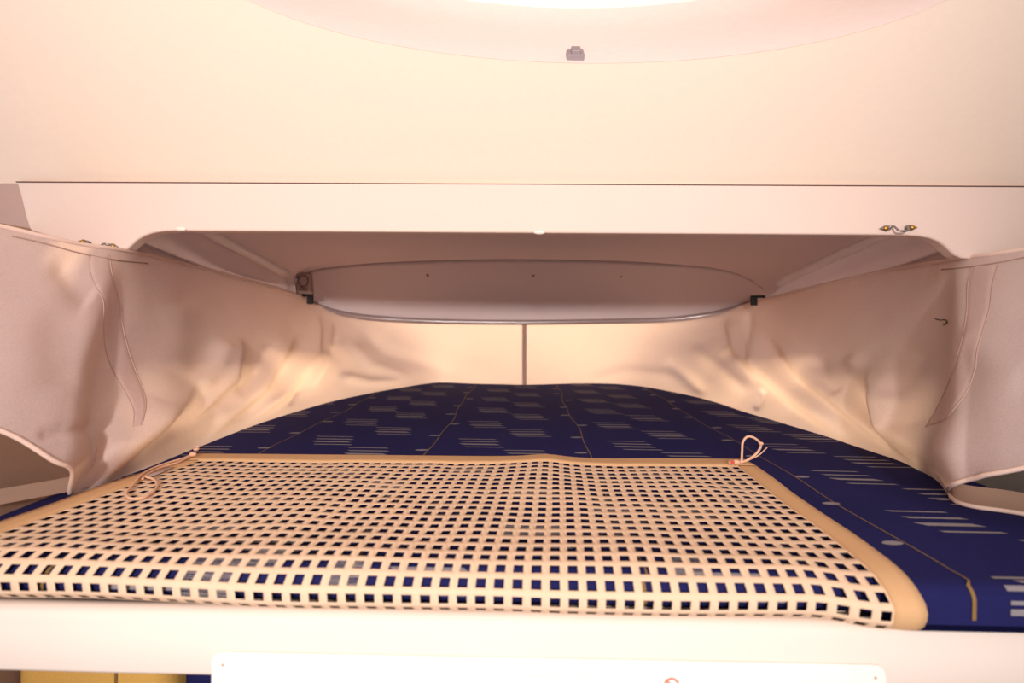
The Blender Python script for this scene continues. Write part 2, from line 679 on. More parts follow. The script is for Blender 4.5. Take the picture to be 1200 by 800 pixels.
# ------------------------------------------------------------------ bunk base: front board and platform
YBd = 0.538
base = thing('bunk_platform', (0, YBd, -0.36), 'cream cloth covered bunk platform with a padded front board below the net', 'platform')
ztop = PY(600, 723, YBd).z
zbot = PY(125, 790, YBd).z
bm = bmesh.new()
prof = [(YBd + .03, zbot), (YBd + .03, ztop - 0.004)]
for k in range(9):
    a = math.pi / 2 * k / 8
    prof.append((YBd + .012 - .012 * math.sin(a), ztop - .012 + .012 * math.cos(a)))
prof += [(YBd, ztop - 0.03), (YBd, zbot + .004), (YBd + .003, zbot)]
xsb = [-0.86 + 1.72 * k / 60 for k in range(61)]
grid([[V((x, y, z + .0006 * noise.noise(V((x * 9, z * 30, 0))))) for x in xsb] for y, z in prof + [prof[0]]], bm)
o = from_bm('front_board', bm, M['board'], base)
bm = bmesh.new()
box(bm, (0, (YBd + .03 + 2.13) / 2, ZT - .0445 - .0135), (1.70, 2.13 - YBd - .03, .025), bevel=.002)
from_bm('platform', bm, M['board'], base)
# notice plate on the board
YP = YBd - 0.003
pl = thing('notice_plate', PY(645, 790, YP), 'white rounded notice plate screwed to the cream board under the net', 'plate')
out = []
z_lo = -0.46
tl = [(247, 800), (247, 777), (249, 769), (254, 765.5), (262, 764.5)]
tr = [(1022, 779.5), (1031, 780.5), (1037, 785), (1039.5, 793), (1040, 805)]
o3 = [PY(x, y, YP) for x, y in tl]
for k in range(1, 12):
    t = k / 12
    o3.append(PY(262 + (1022 - 262) * t, 764.5 + 15 * t, YP))
o3 += [PY(x, y, YP) for x, y in tr]
o3.append(V((o3[-1].x, YP, z_lo)))
o3.append(V((o3[0].x, YP, z_lo)))
o = from_bm('plate_panel', prism(o3, V((0, .003, 0)), bevel=.0014, seg=3), M['plate'], pl, smooth=False)
for (x, y) in ((261, 779), (1026, 794)):
    bm = bmesh.new()
    dome(bm, PY(x, y, YP), V((0, -1, 0)), .0013, .0006)
    from_bm('screw', bm, M['brass'], pl)
bm = bmesh.new()
# faint rows of small print, too worn to read, and a red ring sign
random.seed(3)
x = 604
while x < 684:
    w = random.choice((2.5, 3.5, 5, 6))
    for (yy, hh) in ((791.2, 1.7),):
        q = [PY(x, yy, YP - .0003), PY(x + w, yy, YP - .0003), PY(x + w, yy + hh, YP - .0003), PY(x, yy + hh, YP - .0003)]
        vs_ = [bm.verts.new(p) for p in q]
        bm.faces.new(vs_)
    x += w + random.choice((1.2, 2.4))
o = from_bm('small_print', bm, M['greyink'], pl, smooth=False)
o['label'] = 'faint grey line of worn small print'
bm = tube([PY(787 + 8 * math.cos(a), 803 + 8 * math.sin(a), YP - .0002) for a in [k / 40 * 2 * math.pi for k in range(40)]], .0011, closed=True, sy=.3, up=V((0, 1, 0)))
tube([PY(781.5, 797.5, YP - .0002), PY(792.5, 808.5, YP - .0002)], .001, bm, up=V((0, 1, 0)))
o = from_bm('red_symbol', bm, M['redink'], pl)
o['label'] = 'small red round symbol, only its top in the frame'

# ------------------------------------------------------------------ cushions under the bunk, lower left
def cushion(name, x0, x1, y0, y1, z0, z1, mat, label, r=.03, crease=None):
    bm = bmesh.new()
    own = bmesh.new()
    bmesh.ops.create_cube(own, size=1)
    for v in own.verts:
        v.co = V(((v.co.x + .5) * (x1 - x0) + x0, (v.co.y + .5) * (y1 - y0) + y0, (v.co.z + .5) * (z1 - z0) + z0))
    bmesh.ops.bevel(own, geom=list(own.edges), offset=r, segments=5, profile=.5, affect='EDGES')
    o = thing(name, ((x0 + x1) / 2, (y0 + y1) / 2, z0), label, 'cushion')
    from_bm('cushion_cover', own, mat, o)
    pip = bmesh.new()
    e = r * .55
    for yy in (y0 + e * .55,):
        tube([V((x0 + r * .6, yy, z1 - e * .5)), V(((x0 + x1) / 2, yy, z1 - e * .5)), V((x1 - r * .6, yy, z1 - e * .5))], .003, pip)
    p_ = from_bm('piping', pip, mat, o)
    if crease:
        bm2 = bmesh.new()
        tube([V((crease, y0 - .0005, z0 + .03)), V((crease + .002, y0 - .0005, z1 - r))], .0022, bm2)
        from_bm('seam', bm2, M['gold'], o)
    return o


yc = 0.74
xa, xb, xcr = PY(8, 795, yc).x, PY(192, 797, yc).x, PY(135, 797, yc).x
cushion('seat_cushion', xa, xb, yc, yc + .40, -0.90, -0.46, M['mustard'], 'mustard yellow cushion showing under the cream bunk board beside the navy cushion', .035, xcr)
cushion('seat_cushion', xb + .006, xb + .40, yc + .02, yc + .42, -0.90, -0.46, M['navy'], 'dark navy cushion between the mustard cushion and the white notice plate', .03)
bm = bmesh.new()
bm2 = grid([[V((-1.25, .3, -.92)), V((1.25, .3, -.92))], [V((-1.25, 2.3, -.92)), V((1.25, 2.3, -.92))]])
structure(from_bm('floor', bm2, M['taupe'], smooth=False))

# ------------------------------------------------------------------ header panel
YH = 1.0
hp = thing('header_panel', (0, YH, .16), 'pink beige cloth covered header panel spanning above the bunk opening', 'panel')
o3 = []
top = [(1330, 219), (600, 215), (19, 213)]
bot = [(24, 230), (30, 255), (35, 270), (60, 278), (90, 286), (115, 291), (130, 293.2), (142, 293.6), (149, 291.5), (154, 287), (160, 281.5), (168, 276.5), (178, 273), (190, 271), (205, 270.2)]
for k in range(1, 24):
    t = k / 24
    bot.append((205 + (1045 - 205) * t, 270.2 + 5.0 * t))
bot += [(1062, 275.6), (1078, 276.8), (1090, 279), (1100, 283), (1108, 288.5), (1114, 294.5), (1120, 299.5), (1128, 302.8), (1138, 303.6), (1155, 302), (1180, 298), (1200, 295.5), (1260, 290), (1330, 288)]
o3 = [PY(x, y, YH) for x, y in top + bot]
o = from_bm('panel_board', prism(o3, V((0, .028, 0)), bevel=.004, seg=3), M['header'], hp, smooth=False)
for (x, y) in ((212, 268.3), (632, 272)):
    bm = bmesh.new()
    dome(bm, PY(x, y, YH - .0002) , V((0, -1, -.3)), .0115, .0045, ax=V((1, 0, 0)), ry=.0048)
    from_bm('screw_cap', bm, M['cap'], hp)


o = from_bm('top_seam', tube([PY(19 + 1311 * k / 60, 213 + 6 * k / 60, YH + .001) for k in range(61)], .0012, seg=6), M['dark'], hp)


# brackets
def bracket(pxs, label):
    (xa_, ya_), (xb_, yb_) = pxs
    y = YH - .004
    a, b = PY(xa_, ya_, y), PY(xb_, yb_, y)
    ax = (b - a).normalized()
    L = (b - a).length
    root = thing('strap_bracket', (a + b) / 2, label, 'bracket', 'strap brackets on the header')
    up = V((0, 0, 1))
    n = V((0, -1, 0))
    pts = [a + ax * L * .02, a + ax * L * .2 + up * .001, a + ax * L * .30 + n * .004 + up * .003, a + ax * L * .36 + n * .012 - up * .006, a + ax * L * .5 + n * .013 - up * .008, a + ax * L * .64 + n * .012 - up * .006, a + ax * L * .70 + n * .004 + up * .003, a + ax * L * .8 + up * .001, b - ax * L * .02]
    bm = tube(arc_resample(pts, 50), .0019, sy=1.0)
    from_bm('staple', bm, M['steel'], root)
    for c, s in ((a + ax * L * .12, 1), (b - ax * L * .12, -1)):
        bm = bmesh.new()
        ol = [c - ax * .011 * s, c - up * .006 + ax * .002 * s, c + ax * .010 * s - up * .003, c + ax * .012 * s + up * .004, c + up * .006]
        bm = prism(ol, V((0, .0035, 0)), bevel=.0006, seg=1)
        fp = from_bm('foot_plate', bm, M['steel'], root, smooth=False)
        bm = bmesh.new()
        dome(bm, c + n * .001, n, .0045, .003)
        from_bm('screw', bm, M['brass'], fp)
    return root


bracket(((1033, 267.5), (1074, 266.5)), 'steel strap bracket with two brass screws near the snagged curtain')
bracket(((91, 283), (138, 289.5)), 'steel strap bracket half hidden where the header drops behind the curtain hem')

# ------------------------------------------------------------------ cabin ceiling with oval rooflight
A = math.radians(46)
C0 = PY(600, 216.5, YH + .012)
nrm = V((0, -math.sin(A), -math.cos(A)))
slope = V((0, -math.cos(A), math.sin(A)))


def PC(px, py, off=0.0):
    r = ray(px, py)
    c = C0 - nrm * off
    return r * (c.dot(nrm) / r.dot(nrm))


NE = 128
ell = [PC(700 + 511 * math.cos(k / NE * 2 * math.pi), -110 - 184 * math.sin(k / NE * 2 * math.pi)) for k in range(NE)]
cen = sum(ell, V((0, 0, 0))) / NE
bm = bmesh.new()
WX, HN = 1.35, 1.15


def to_rect(p):
    dx, ds = p.x - cen.x, (p - cen).dot(slope)
    c_s = (cen - C0).dot(slope)
    k = 1e9
    if abs(dx) > 1e-6:
        k = min(k, ((WX if dx > 0 else -WX) - cen.x) / dx)
    if ds > 1e-6:
        k = min(k, (HN - c_s) / ds)
    elif ds < -1e-6:
        k = min(k, -c_s / ds)
    return cen + V((1, 0, 0)) * dx * k + slope * ds * k


outer = [to_rect(p) for p in ell]
rings = []
for t in (0, .02, .1, .25, .45, .7, 1):
    rings.append([a.lerp(b, t) for a, b in zip(ell, outer)])
# rounded lip into the well
lip = [[p - nrm * .004 for p in ell]]
grid(rings, bm, close=True)
o = structure(from_bm('ceiling', bm, M['ceiling']))
# rooflight well
well = []
wellp = ell
for (q, h) in ((1.0, -.0005), (1.004, .05), (1.02, .12), (1.015, .21), (.99, .26), (.93, .29)):
    well.append([cen + (p - cen) * q - nrm * h for p in wellp])
win = structure(from_bm('window_1', grid(well, close=True), M['skylight']))
bm = bmesh.new()
capr = []
for (q, h) in ((.93, .29), (.8, .315), (.6, .335), (.35, .345), (.05, .35)):
    capr.append([cen + (p - cen) * q - nrm * h for p in wellp])
grid(capr, bm, close=True)
pane_m, nt, out_ = new_mat('milky_pane')
bs = nt.nodes.new('ShaderNodeBsdfPrincipled')
bs.inputs['Base Color'].default_value = srgb(245, 236, 228)
bs.inputs['Roughness'].default_value = .4
tr_ = nt.nodes.new('ShaderNodeBsdfTranslucent')
tr_.inputs['Color'].default_value = srgb(245, 236, 228)
ms = nt.nodes.new('ShaderNodeMixShader')
ms.inputs[0].default_value = .12
nt.links.new(bs.outputs[0], ms.inputs[1]); nt.links.new(tr_.outputs[0], ms.inputs[2]); nt.links.new(ms.outputs[0], out_.inputs[0])
from_bm('pane', bm, pane_m, win)
# latch on the far wall of the well
lp, best, bd = None, 0, 1e9
for k in range(NE):
    for lv in (0, 1):
        for q in range(41):
            p = well[lv][k].lerp(well[lv + 1][k], q / 40)
            if p.dot(F) > .2:
                x, y = pix(p)
                e = (x - 680) ** 2 + (y - 66) ** 2
                if e < bd and p.y > cen.y:
                    lp, best, bd = p, k, e
inward = (cen - ell[best]).normalized()
lt = thing('rooflight_latch', lp, 'small grey latch on the far rim of the oval rooflight well', 'latch')
rot = Matrix((V((1, 0, 0)), inward.cross(V((1, 0, 0))).normalized(), inward)).transposed().to_3x3()
bm = bmesh.new()
box(bm, lp + inward * .004, (.029, .032, .012), rot, .002)
from_bm('latch_body', bm, M['latch'], lt, smooth=False)
bm = bmesh.new()
box(bm, lp + inward * .012 - nrm * -.004, (.016, .022, .009), rot, .002)
from_bm('latch_tongue', bm, M['latch'], lt, smooth=False)

# ------------------------------------------------------------------ bunk ceiling and side liners
ST = [(1.0, .285, .80, .240), (1.25, .272, .80, .208), (1.5, .252, .80, .168), (1.7, .234, .80, .134), (1.86, .217, .798, .108), (2.0, .200, .79, .09), (2.2, .17, .77, .06)]


def stat(y):
    for a, b in zip(ST, ST[1:]):
        if y <= b[0]:
            t = (y - a[0]) / (b[0] - a[0])
            return [a[i] + (b[i] - a[i]) * t for i in range(1, 4)]
    return ST[-1][1:]


rows = []
ys = [1.0 + 1.2 * k / 24 for k in range(25)]
for y in ys:
    zc_, xr, zr = stat(y)
    yy = y if y > 1.02 else 1.028
    rr = []
    for k in range(41):
        t = -1 + 2 * k / 40
        x = xr * t if t < 0 else (xr + .075) * t
        rr.append(V((x, yy, zc_ + (zr - zc_) * (abs(t) ** 4))))
    rows.append(rr)
CEIL_ROWS = [r_ for r_ in rows if r_[0].y < 1.74]
for sgn, nm in ((-1, 'wall_left'), (1, 'wall_right')):
    rows = []
    for y in ys:
        zc_, xr, zr = stat(y)
        yy = y if y > 1.02 else 1.028
        x0 = sgn * (xr - .004) + (.075 if sgn > 0 else 0)
        gz = .150 - .115 * (y - 1.14) / .42 * .55      # groove line height
        pr = [(x0, zr + .004), (x0 + sgn * .004, zr - .004), (x0 + sgn * .018, zr - .018), (x0 + sgn * .03, zr - .04)]
        g0 = min(gz, zr - .05)
        pr += [(x0 + sgn * .045, g0 + .004), (x0 + sgn * .060, g0), (x0 + sgn * .048, g0 - .004), (x0 + sgn * .06, g0 - .05), (x0 + sgn * .085, g0 - .12)]
        pr += [(x0 + sgn * (.086 + .002 * q), -.09 - .035 * q) for q in range(7) if -.09 - .035 * q < g0 - .13] if False else [(x0 + sgn * (.086 + .002 * q), (g0 - .13) + (-.31 - (g0 - .13)) * q / 9) for q in range(10)]
        pr += [(x0 + sgn * .11, -.40)]
        rows.append([V((x, yy, z)) for x, z in pr])
    bw = grid(rows)
    for f in [f for f in bw.faces if 1.12 < f.calc_center_median().y < 2.15 and -.29 < f.calc_center_median().z < -.11]:  # openings added to let the side lamps through, hidden behind the curtains
        bw.faces.remove(f)
    structure(from_bm(nm, bw, M['liner']))
    rows = []
    # glossy bead along the ridge
    pts = [V((sgn * (stat(y)[1] - .002) + (.075 if sgn > 0 else 0), y, stat(y)[2] + .002)) for y in ys if 1.06 < y < (1.75 if sgn < 0 else 1.80)]
    structure(from_bm('trim_1' if sgn < 0 else 'trim_2', tube(pts, .016, seg=16), M['ridge']))
    # nearer part of the side wall, in front of the header
    e = [PY(19, 213, YH), PY(35, 270, YH)] if sgn < 0 else [V((1.10, YH, .27)), V((1.08, YH, .167))]
    sx = abs(e[0].x), abs(e[1].x)
    rows = []
    for k in range(13):
        y = YH + .01 - .75 * k / 12
        w = .0 + .02 * k / 12
        rows.append([V((sgn * x, y, z)) for x, z in ((sx[1] + w, .167), (.905 + w if sgn < 0 else 1.02, .08), (.83, -.08), (.775, -.20), (.765, -.272), (.765, -.40), (.765, -.92))])
    pr_ = structure(from_bm('trim_3' if sgn < 0 else 'trim_4', grid([[V((sgn * x, YH + .014 + .0 * x, z)) for x in (.90, 1.0, 1.1, 1.45)] for z in (-.02, .1, .2, .285)]), M['curtain_groove']))
    structure(from_bm('wall_left_front' if sgn < 0 else 'wall_right_front', grid(rows), M['taupe'] if sgn < 0 else M['carpet']))

# nose panel (front wall above the curtain)
seam_px = [(341, 352, 1.83), (340, 340, 1.84), (346, 328, 1.86), (364, 317.5, 1.88), (400, 312, 1.895), (450, 308, 1.905), (530, 305, 1.915), (614, 304, 1.92), (720, 306, 1.915), (790, 310, 1.905), (838, 314.5, 1.895), (872, 324, 1.87), (893, 337, 1.85), (903, 349, 1.83)]
trim_px = [(363, 353, 1.93), (376, 358.5, 1.96), (395, 364.5, 1.99), (420, 369, 2.02), (460, 372.5, 2.05), (520, 375, 2.08), (614, 376, 2.09), (720, 374.5, 2.08), (780, 373, 2.06), (822, 368.5, 2.03), (848, 363.5, 2.0), (868, 358, 1.965), (885, 352, 1.93)]
sa = arc_resample([P(*q) for q in seam_px], 121)
tb = arc_resample([P(*q) for q in trim_px], 121)
structure(from_bm('ceiling_1', grid(CEIL_ROWS + [[p + F * .003 for p in arc_resample([P(*q) for q in seam_px], 41)]]), M['liner']))
rows = []
for j in range(17):
    t = j / 16
    rr = []
    for k in range(121):
        p = sa[k].lerp(tb[k], t)
        u = k / 120
        p = p * (1 + .016 * math.sin(math.pi * t) ** .9 * (max(0, math.sin(math.pi * u)) ** .6))
        rr.append(p)
    rows.append(rr)
# turn the rim back into the ceiling
rim = [p + F * .004 for p in sa]
fw = structure(from_bm('wall_front', grid([rim] + rows), M['liner']))
o = from_bm('seam', tube([p - F * .0005 for p in sa], .0015, seg=6), M['seam'], fw)


def nose_at(px, py):
    bj = min(((pix(rows[j][k])[0] - px) ** 2 + (pix(rows[j][k])[1] - py) ** 2, j, k) for j in range(17) for k in range(121))
    return rows[bj[1]][bj[2]].dot(F)


for (x, y) in ((501, 322.5), (625, 322.5), (728, 323.5)):
    bm = bmesh.new()
    c = P(x, y, nose_at(x, y) - .002)
    dome(bm, c, -F, .0065, .002, seg=4)
    o = from_bm('screw', bm, M['seam'], fw)
# lower front wall around the windscreen opening, behind the curtain
bm = bmesh.new()
box(bm, (0, 2.33, -.36), (2.0, .03, .12), bevel=.004)
box(bm, (-.93, 2.33, -.1), (.20, .03, .60), bevel=.004)
box(bm, (.93, 2.33, -.1), (.20, .03, .60), bevel=.004)
structure(from_bm('window_2', bm, M['liner'], smooth=False))
# curtain track
tk = thing('curtain_track', tb[60], 'thin mauve plastic curtain track curving along the foot of the front panel', 'curtain track')
bm = tube([p - F * .010 + V((0, 0, -.006)) for p in tb], lambda t: .0105 + .003 * abs(2 * t - 1) ** 2, seg=12, sy=1.0)
from_bm('rail', bm, M['track'], tk)
for (x, y, w) in ((363.5, 350.5, 1), (883.5, 352, 1)):
    bm = bmesh.new()
    d = 1.86 if x < 600 else 1.80
    box(bm, P(x, y, d), (.020, .018, .036), None, .003)
    box(bm, P(x + (-5 if x < 600 else 8), y - 4.5, d), (.030, .012, .010), None, .002)
    o = from_bm('end_cap', bm, M['black'], tk, smooth=False)
    o['label'] = 'black end cap of the track'

# wall switch / reading-lamp socket
d = 1.80
sw = thing('wall_socket', P(356, 330, d), 'small square mauve wall socket plate with a round button by the black track end', 'socket')
o3 = [P(344.5, 320, d + .012), P(364.5, 320, d), P(366.5, 345, d - .004), P(348, 344, d + .008)]
nn = (o3[1] - o3[0]).cross(o3[2] - o3[1]).normalized()
if nn.dot(F) > 0:
    nn = -nn
from_bm('cover_plate', prism(o3, -nn * .012, bevel=.002, seg=2), M['switch'], sw, smooth=False)
c = sum(o3, V((0, 0, 0))) / 4 + (o3[0] - o3[3]) * .13
ux = (o3[1] - o3[0]).normalized()
uy = nn.cross(ux).normalized()
bm = tube([c + nn * .001 + (ux * math.cos(a) + uy * math.sin(a)) * .0195 for a in [k / 40 * 2 * math.pi for k in range(40)]], .0013, closed=True, seg=6, up=nn)
from_bm('button_rim', bm, M['dark'], sw)
bm = bmesh.new()
dome(bm, c, nn, .018, .004, ax=ux, seg=28)
from_bm('button', bm, M['switch'], sw)
bm = bmesh.new()
for i in range(4):
    e0, e1 = o3[i] + nn * .0006, o3[(i + 1) % 4] + nn * .0006
    tube([e0, e1], .0011, bm, seg=6, up=nn)
from_bm('plate_edge', bm, M['dark'], sw)
bm = bmesh.new()
for (x, y) in ((353, 338), (357.5, 339)):
    tube([P(x + 2.2 * math.cos(a), y + 1.6 * math.sin(a), d - .004) for a in [k / 12 * 2 * math.pi for k in range(12)]], .001, bm, seg=5, closed=True, up=F)
from_bm('small_marking', bm, M['dark'], sw)

# ------------------------------------------------------------------ curtains
CG = 0.85


def poly_dist(px, py, pl):
    """distance in pixels to a polyline, the parameter 0..1 along it, and the side"""
    best = (1e9, 0, 1)
    n = len(pl) - 1
    for i in range(n):
        ax, ay = pl[i]
        bx, by = pl[i + 1]
        dx, dy = bx - ax, by - ay
        L2 = dx * dx + dy * dy
        t = max(0, min(1, ((px - ax) * dx + (py - ay) * dy) / L2))
        qx, qy = ax + dx * t, ay + dy * t
        dd = (px - qx) ** 2 + (py - qy) ** 2
        if dd < best[0]:
            best = (dd, (i + t) / n, 1 if (dx * (py - ay) - dy * (px - ax)) > 0 else -1)
    return math.sqrt(best[0]), best[1], best[2]


def curtain_surface(cols, nu, nv, creases, zb=ZT - .003, seed=0.0):
    tops = cr([P(*c[0]) for c in cols], nu)
    bots = cr([(PZ(c[1][0], c[1][1], zb) if len(c[1]) == 2 else P(*c[1])) for c in cols], nu)
    G = []
    for i in range(nu):
        a, b = tops[i], bots[i]
        row = []
        for j in range(nv):
            t = j / (nv - 1)
            p = a.lerp(b, t)
            row.append(p)
        G.append(row)
    # creases push the cloth along the viewing-side normal of the smooth base
    N = [[None] * nv for _ in range(nu)]
    for i in range(nu):
        for j in range(nv):
            du = G[min(i + 1, nu - 1)][j] - G[max(i - 1, 0)][j]
            dv = G[i][min(j + 1, nv - 1)] - G[i][max(j - 1, 0)]
            n = du.cross(dv)
            n.normalize()
            if n.dot(G[i][j]) > 0:
                n = -n
            N[i][j] = n
    H = [[0.0] * nv for _ in range(nu)]
    PX = [[pix(p) for p in row] for row in G]
    boxes = []
    for (pl, w, amp, *rest) in creases:
        fade = rest[0] if rest else 1
        step = rest[1] if len(rest) > 1 else 0
        w2 = w * 3.2
        xs_ = [q[0] for q in pl]
        ys_ = [q[1] for q in pl]
        bx = (min(xs_) - w2, max(xs_) + w2, min(ys_) - w2, max(ys_) + w2)
        for i in range(nu):
            for j in range(nv):
                x, y = PX[i][j]
                if bx[0] < x < bx[1] and bx[2] < y < bx[3]:
                    d_, t, sd_ = poly_dist(x, y, pl)
                    if d_ < w2:
                        e = (smooth(0, .22, t) * smooth(1, .78, t)) if fade == 1 else smooth(0, .45, t) * (.3 + .7 * smooth(1, .72, t))
                        wd = w if (not step or sd_ == step) else w * .28
                        H[i][j] += amp * CG * math.exp(-(d_ / wd) ** 2) * e
    for i in range(nu):
        for j in range(nv):
            t = j / (nv - 1)
            env = smooth(0, .12, t) * smooth(1.0, .9, t)
            h = H[i][j] * smooth(-.02, .08, t) * (0.25 + .75 * smooth(1.02, .88, t))
            q = G[i][j]
            h += env * (0.004 * noise.noise(q * 4.5 + V((seed, 0, 0))) + .0012 * noise.noise(q * 15 + V((0, seed, 0))))
            p = q + N[i][j] * h
            if p.z < ZT - .003:
                p.z = ZT - .003
            G[i][j] = p
    return G, N


def surface_lookup(G):
    """pixel -> (point, normal) on the nearest sheet of the cloth seen there"""
    cells = {}
    tris = []
    PXs = [[pix(p) for p in row] for row in G]
    for i in range(len(G) - 1):
        for j in range(len(G[0]) - 1):
            for tri in (((i, j), (i + 1, j), (i + 1, j + 1)), ((i, j), (i + 1, j + 1), (i, j + 1))):
                q = [PXs[a][b] for a, b in tri]
                k = len(tris)
                tris.append(tri)
                for cx in range(int(min(c[0] for c in q) // 10), int(max(c[0] for c in q) // 10) + 1):
                    for cy in range(int(min(c[1] for c in q) // 10), int(max(c[1] for c in q) // 10) + 1):
                        cells.setdefault((cx, cy), []).append(k)

    def f(px, py):
        best = None
        for k in cells.get((int(px // 10), int(py // 10)), []):
            (x0, y0), (x1, y1), (x2, y2) = [PXs[a][b] for a, b in tris[k]]
            den = (y1 - y2) * (x0 - x2) + (x2 - x1) * (y0 - y2)
            if abs(den) < 1e-9:
                continue
            w0 = ((y1 - y2) * (px - x2) + (x2 - x1) * (py - y2)) / den
            w1 = ((y2 - y0) * (px - x2) + (x0 - x2) * (py - y2)) / den
            w2 = 1 - w0 - w1
            if min(w0, w1, w2) < -1e-4:
                continue
            a, b, c = [G[i][j] for i, j in tris[k]]
            p = a * w0 + b * w1 + c * w2
            if best is None or p.dot(F) < best[0].dot(F):
                n = (b - a).cross(c - a).normalized()
                best = (p, -n if n.dot(p) > 0 else n)
        return best
    return f


def lay(look, px, py, lift, last):
    h = look(px, py)
    if h is None:
        return last
    return h[0] + h[1] * lift


def ribbon(look, left, right, n, nx, lift):
    """strip of cloth lying on the curtain between two pixel polylines"""
    la = arc_resample([V((x, y, 0)) for x, y in left], n)
    ra = arc_resample([V((x, y, 0)) for x, y in right], n)
    rows_ = []
    for a, b in zip(la, ra):
        r_ = []
        for k in range(nx + 1):
            q = a.lerp(b, k / nx)
            p = lay(look, q.x, q.y, lift * (0.0 if k in (0, nx) else 1.0), None)
            if p is None:
                break
            r_.append(p)
        if len(r_) == nx + 1:
            rows_.append(r_)
    return grid(rows_)


def stitch(look, pts, n, r, lift):
    pa = arc_resample([V((x, y, 0)) for x, y in pts], n)
    return [q for q in (lay(look, q.x, q.y, lift, None) for q in pa) if q is not None]


Lcols = [((617.5, 378, 2.085), (617.5, 451.5)), ((560, 378, 2.085), (560, 450.5)), ((500, 376.5, 2.07), (512, 449)), ((455, 374, 2.045), (468, 455)), ((415, 369.5, 2.01), (428, 462.5)),
         ((388, 363, 1.97), (398, 469)), ((364, 353.5, 1.90), (370, 476.5)), ((345, 344, 1.80), (338, 487)), ((310, 333.5, 1.63), (297, 501)), ((270, 322.5, 1.45), (256, 516)),
         ((230, 312, 1.29), (216, 532)), ((197, 304, 1.17), (172, 551)), ((172, 298, 1.09), (120, 571)), ((152, 294.5, 1.03), (80, 583)), ((130, 291, .985), (80, 552, .715)),
         ((100, 287, .945), (62, 540, .69)), ((60, 279, .90), (22, 514, .67)), ((5, 266, .86), (-25, 494, .65)), ((-60, 252, .82), (-90, 464, .63))]
Lcre = [
    # overlapping folds fanning down from the corner of the track
    ([(279, 392), (268, 446), (205, 504)], 22, .030, 1, 1),
    ([(347, 385), (306, 454), (226, 526)], 24, .030, 1, 1),
    ([(372, 360), (368, 415), (334, 462), (285, 498)], 18, .024, 1, 1),
    ([(388, 372), (384, 420), (362, 456)], 14, .016, 1, 1),
    ([(392, 385), (384, 420), (365, 450)], 6, -.008),
    ([(262, 395), (250, 432), (222, 462)], 9, .014),
    ([(318, 400), (302, 430), (268, 470)], 8, -.014),
    ([(340, 462), (300, 488), (255, 508)], 5, .008),
    ([(352, 452), (346, 462), (338, 476)], 3.5, -.010),
    # front flap and the valley behind it
    ([(236, 430), (186, 492), (130, 545), (90, 582)], 38, .070, 2, 1),
    ([(262, 440), (215, 488), (160, 532), (108, 576)], 12, -.020, 2),
    ([(60, 300), (95, 340), (110, 350)], 16, -.010),
    ([(40, 512), (75, 503), (115, 503)], 6, -.008),
    ([(95, 515), (105, 535), (98, 556)], 7, -.010),
    ([(72, 350), (70, 410), (80, 460)], 30, -.008),
    ([(205, 350), (210, 400), (195, 440)], 24, .008),
    # back stretch
    ([(420, 385), (450, 412), (505, 428), (545, 443)], 9, -.014),
    ([(405, 400), (435, 428), (490, 446)], 7, .012),
    ([(395, 440), (430, 448), (480, 449)], 6, .012),
    ([(470, 425), (540, 430), (600, 440)], 12, .006),
]
Rcols = [((611.5, 378, 2.089), (611.5, 451.5)), ((680, 377, 2.08), (690, 450)), ((740, 376, 2.065), (745, 453)), ((800, 372.5, 2.04), (800, 463)), ((838, 367.5, 2.0), (842, 474)),
         ((864, 360, 1.95), (870, 483)), ((884, 353.5, 1.90), (902, 492)), ((910, 347, 1.77), (938, 503)), ((950, 337, 1.55), (976, 515)), ((1000, 325.5, 1.35), (1022, 530.5)),
         ((1050, 314.5, 1.19), (1062, 544.5)), ((1085, 308, 1.09), (1098, 560)), ((1108, 304.5, 1.04), (1113, 577)), ((1122, 303, 1.01), (1118, 571.5, .715)), ((1140, 301, .98), (1138, 563.5, .69)), ((1166, 297.5, .945), (1168, 556.5, .665)),
         ((1205, 291.5, .915), (1203, 549, .65)), ((1270, 282, .88), (1270, 534, .63))]
Rcre = [
    ([(880, 362), (878, 395), (880, 430)], 5, -.010),
    ([(852, 372), (862, 412), (893, 448)], 14, .020, 1, -1),
    ([(872, 380), (886, 430), (925, 466), (1018, 532)], 20, .026, 1, -1),
    ([(902, 385), (942, 440), (1000, 486), (1078, 550)], 20, .024, 1, -1),
    ([(958, 415), (968, 446), (990, 466)], 9, -.012),
    ([(992, 412), (1012, 440), (1030, 470)], 11, .012),
    ([(895, 455), (892, 466), (884, 482)], 4, -.012),
    ([(1018, 410), (1042, 468), (1062, 520), (1116, 580)], 44, .072, 2, -1),
    ([(1004, 425), (1026, 480), (1048, 525), (1090, 560)], 12, -.018, 2),
    ([(1075, 400), (1072, 440), (1066, 480)], 14, -.010),
    ([(1120, 390), (1160, 420), (1210, 450)], 22, .010),
    ([(1145, 566), (1175, 555), (1215, 546)], 9, .010),
    ([(690, 446), (735, 435), (800, 442)], 7, .012),
    ([(780, 420), (800, 438), (830, 466)], 7, -.014),
    ([(810, 405), (850, 435), (880, 462)], 8, .012),
    ([(700, 400), (770, 405), (830, 420)], 16, .006),
]


def build_curtain(cols, cre, label, seed, side):
    G, N = curtain_surface(cols, 250, 72, cre, seed=seed)
    c = G[0][0].lerp(G[-1][-1], .5)
    root = thing('bunk_curtain', V((c.x, c.y, ZT)), label, 'curtain', None)
    o = from_bm('curtain_cloth', grid(G), M['curtain'], root)
    look = surface_lookup(G)
    return root, G, look


rootL, GL, lookL = build_curtain(Lcols, Lcre, 'beige bunk curtain whose lifted hem uncovers the mattress beside the long cord loop', 1.3, 1)
rootR, GR, lookR = build_curtain(Rcols, Rcre, 'beige bunk curtain with a snag and a rolled hem fold beside the upright cord loop', 5.1, -1)

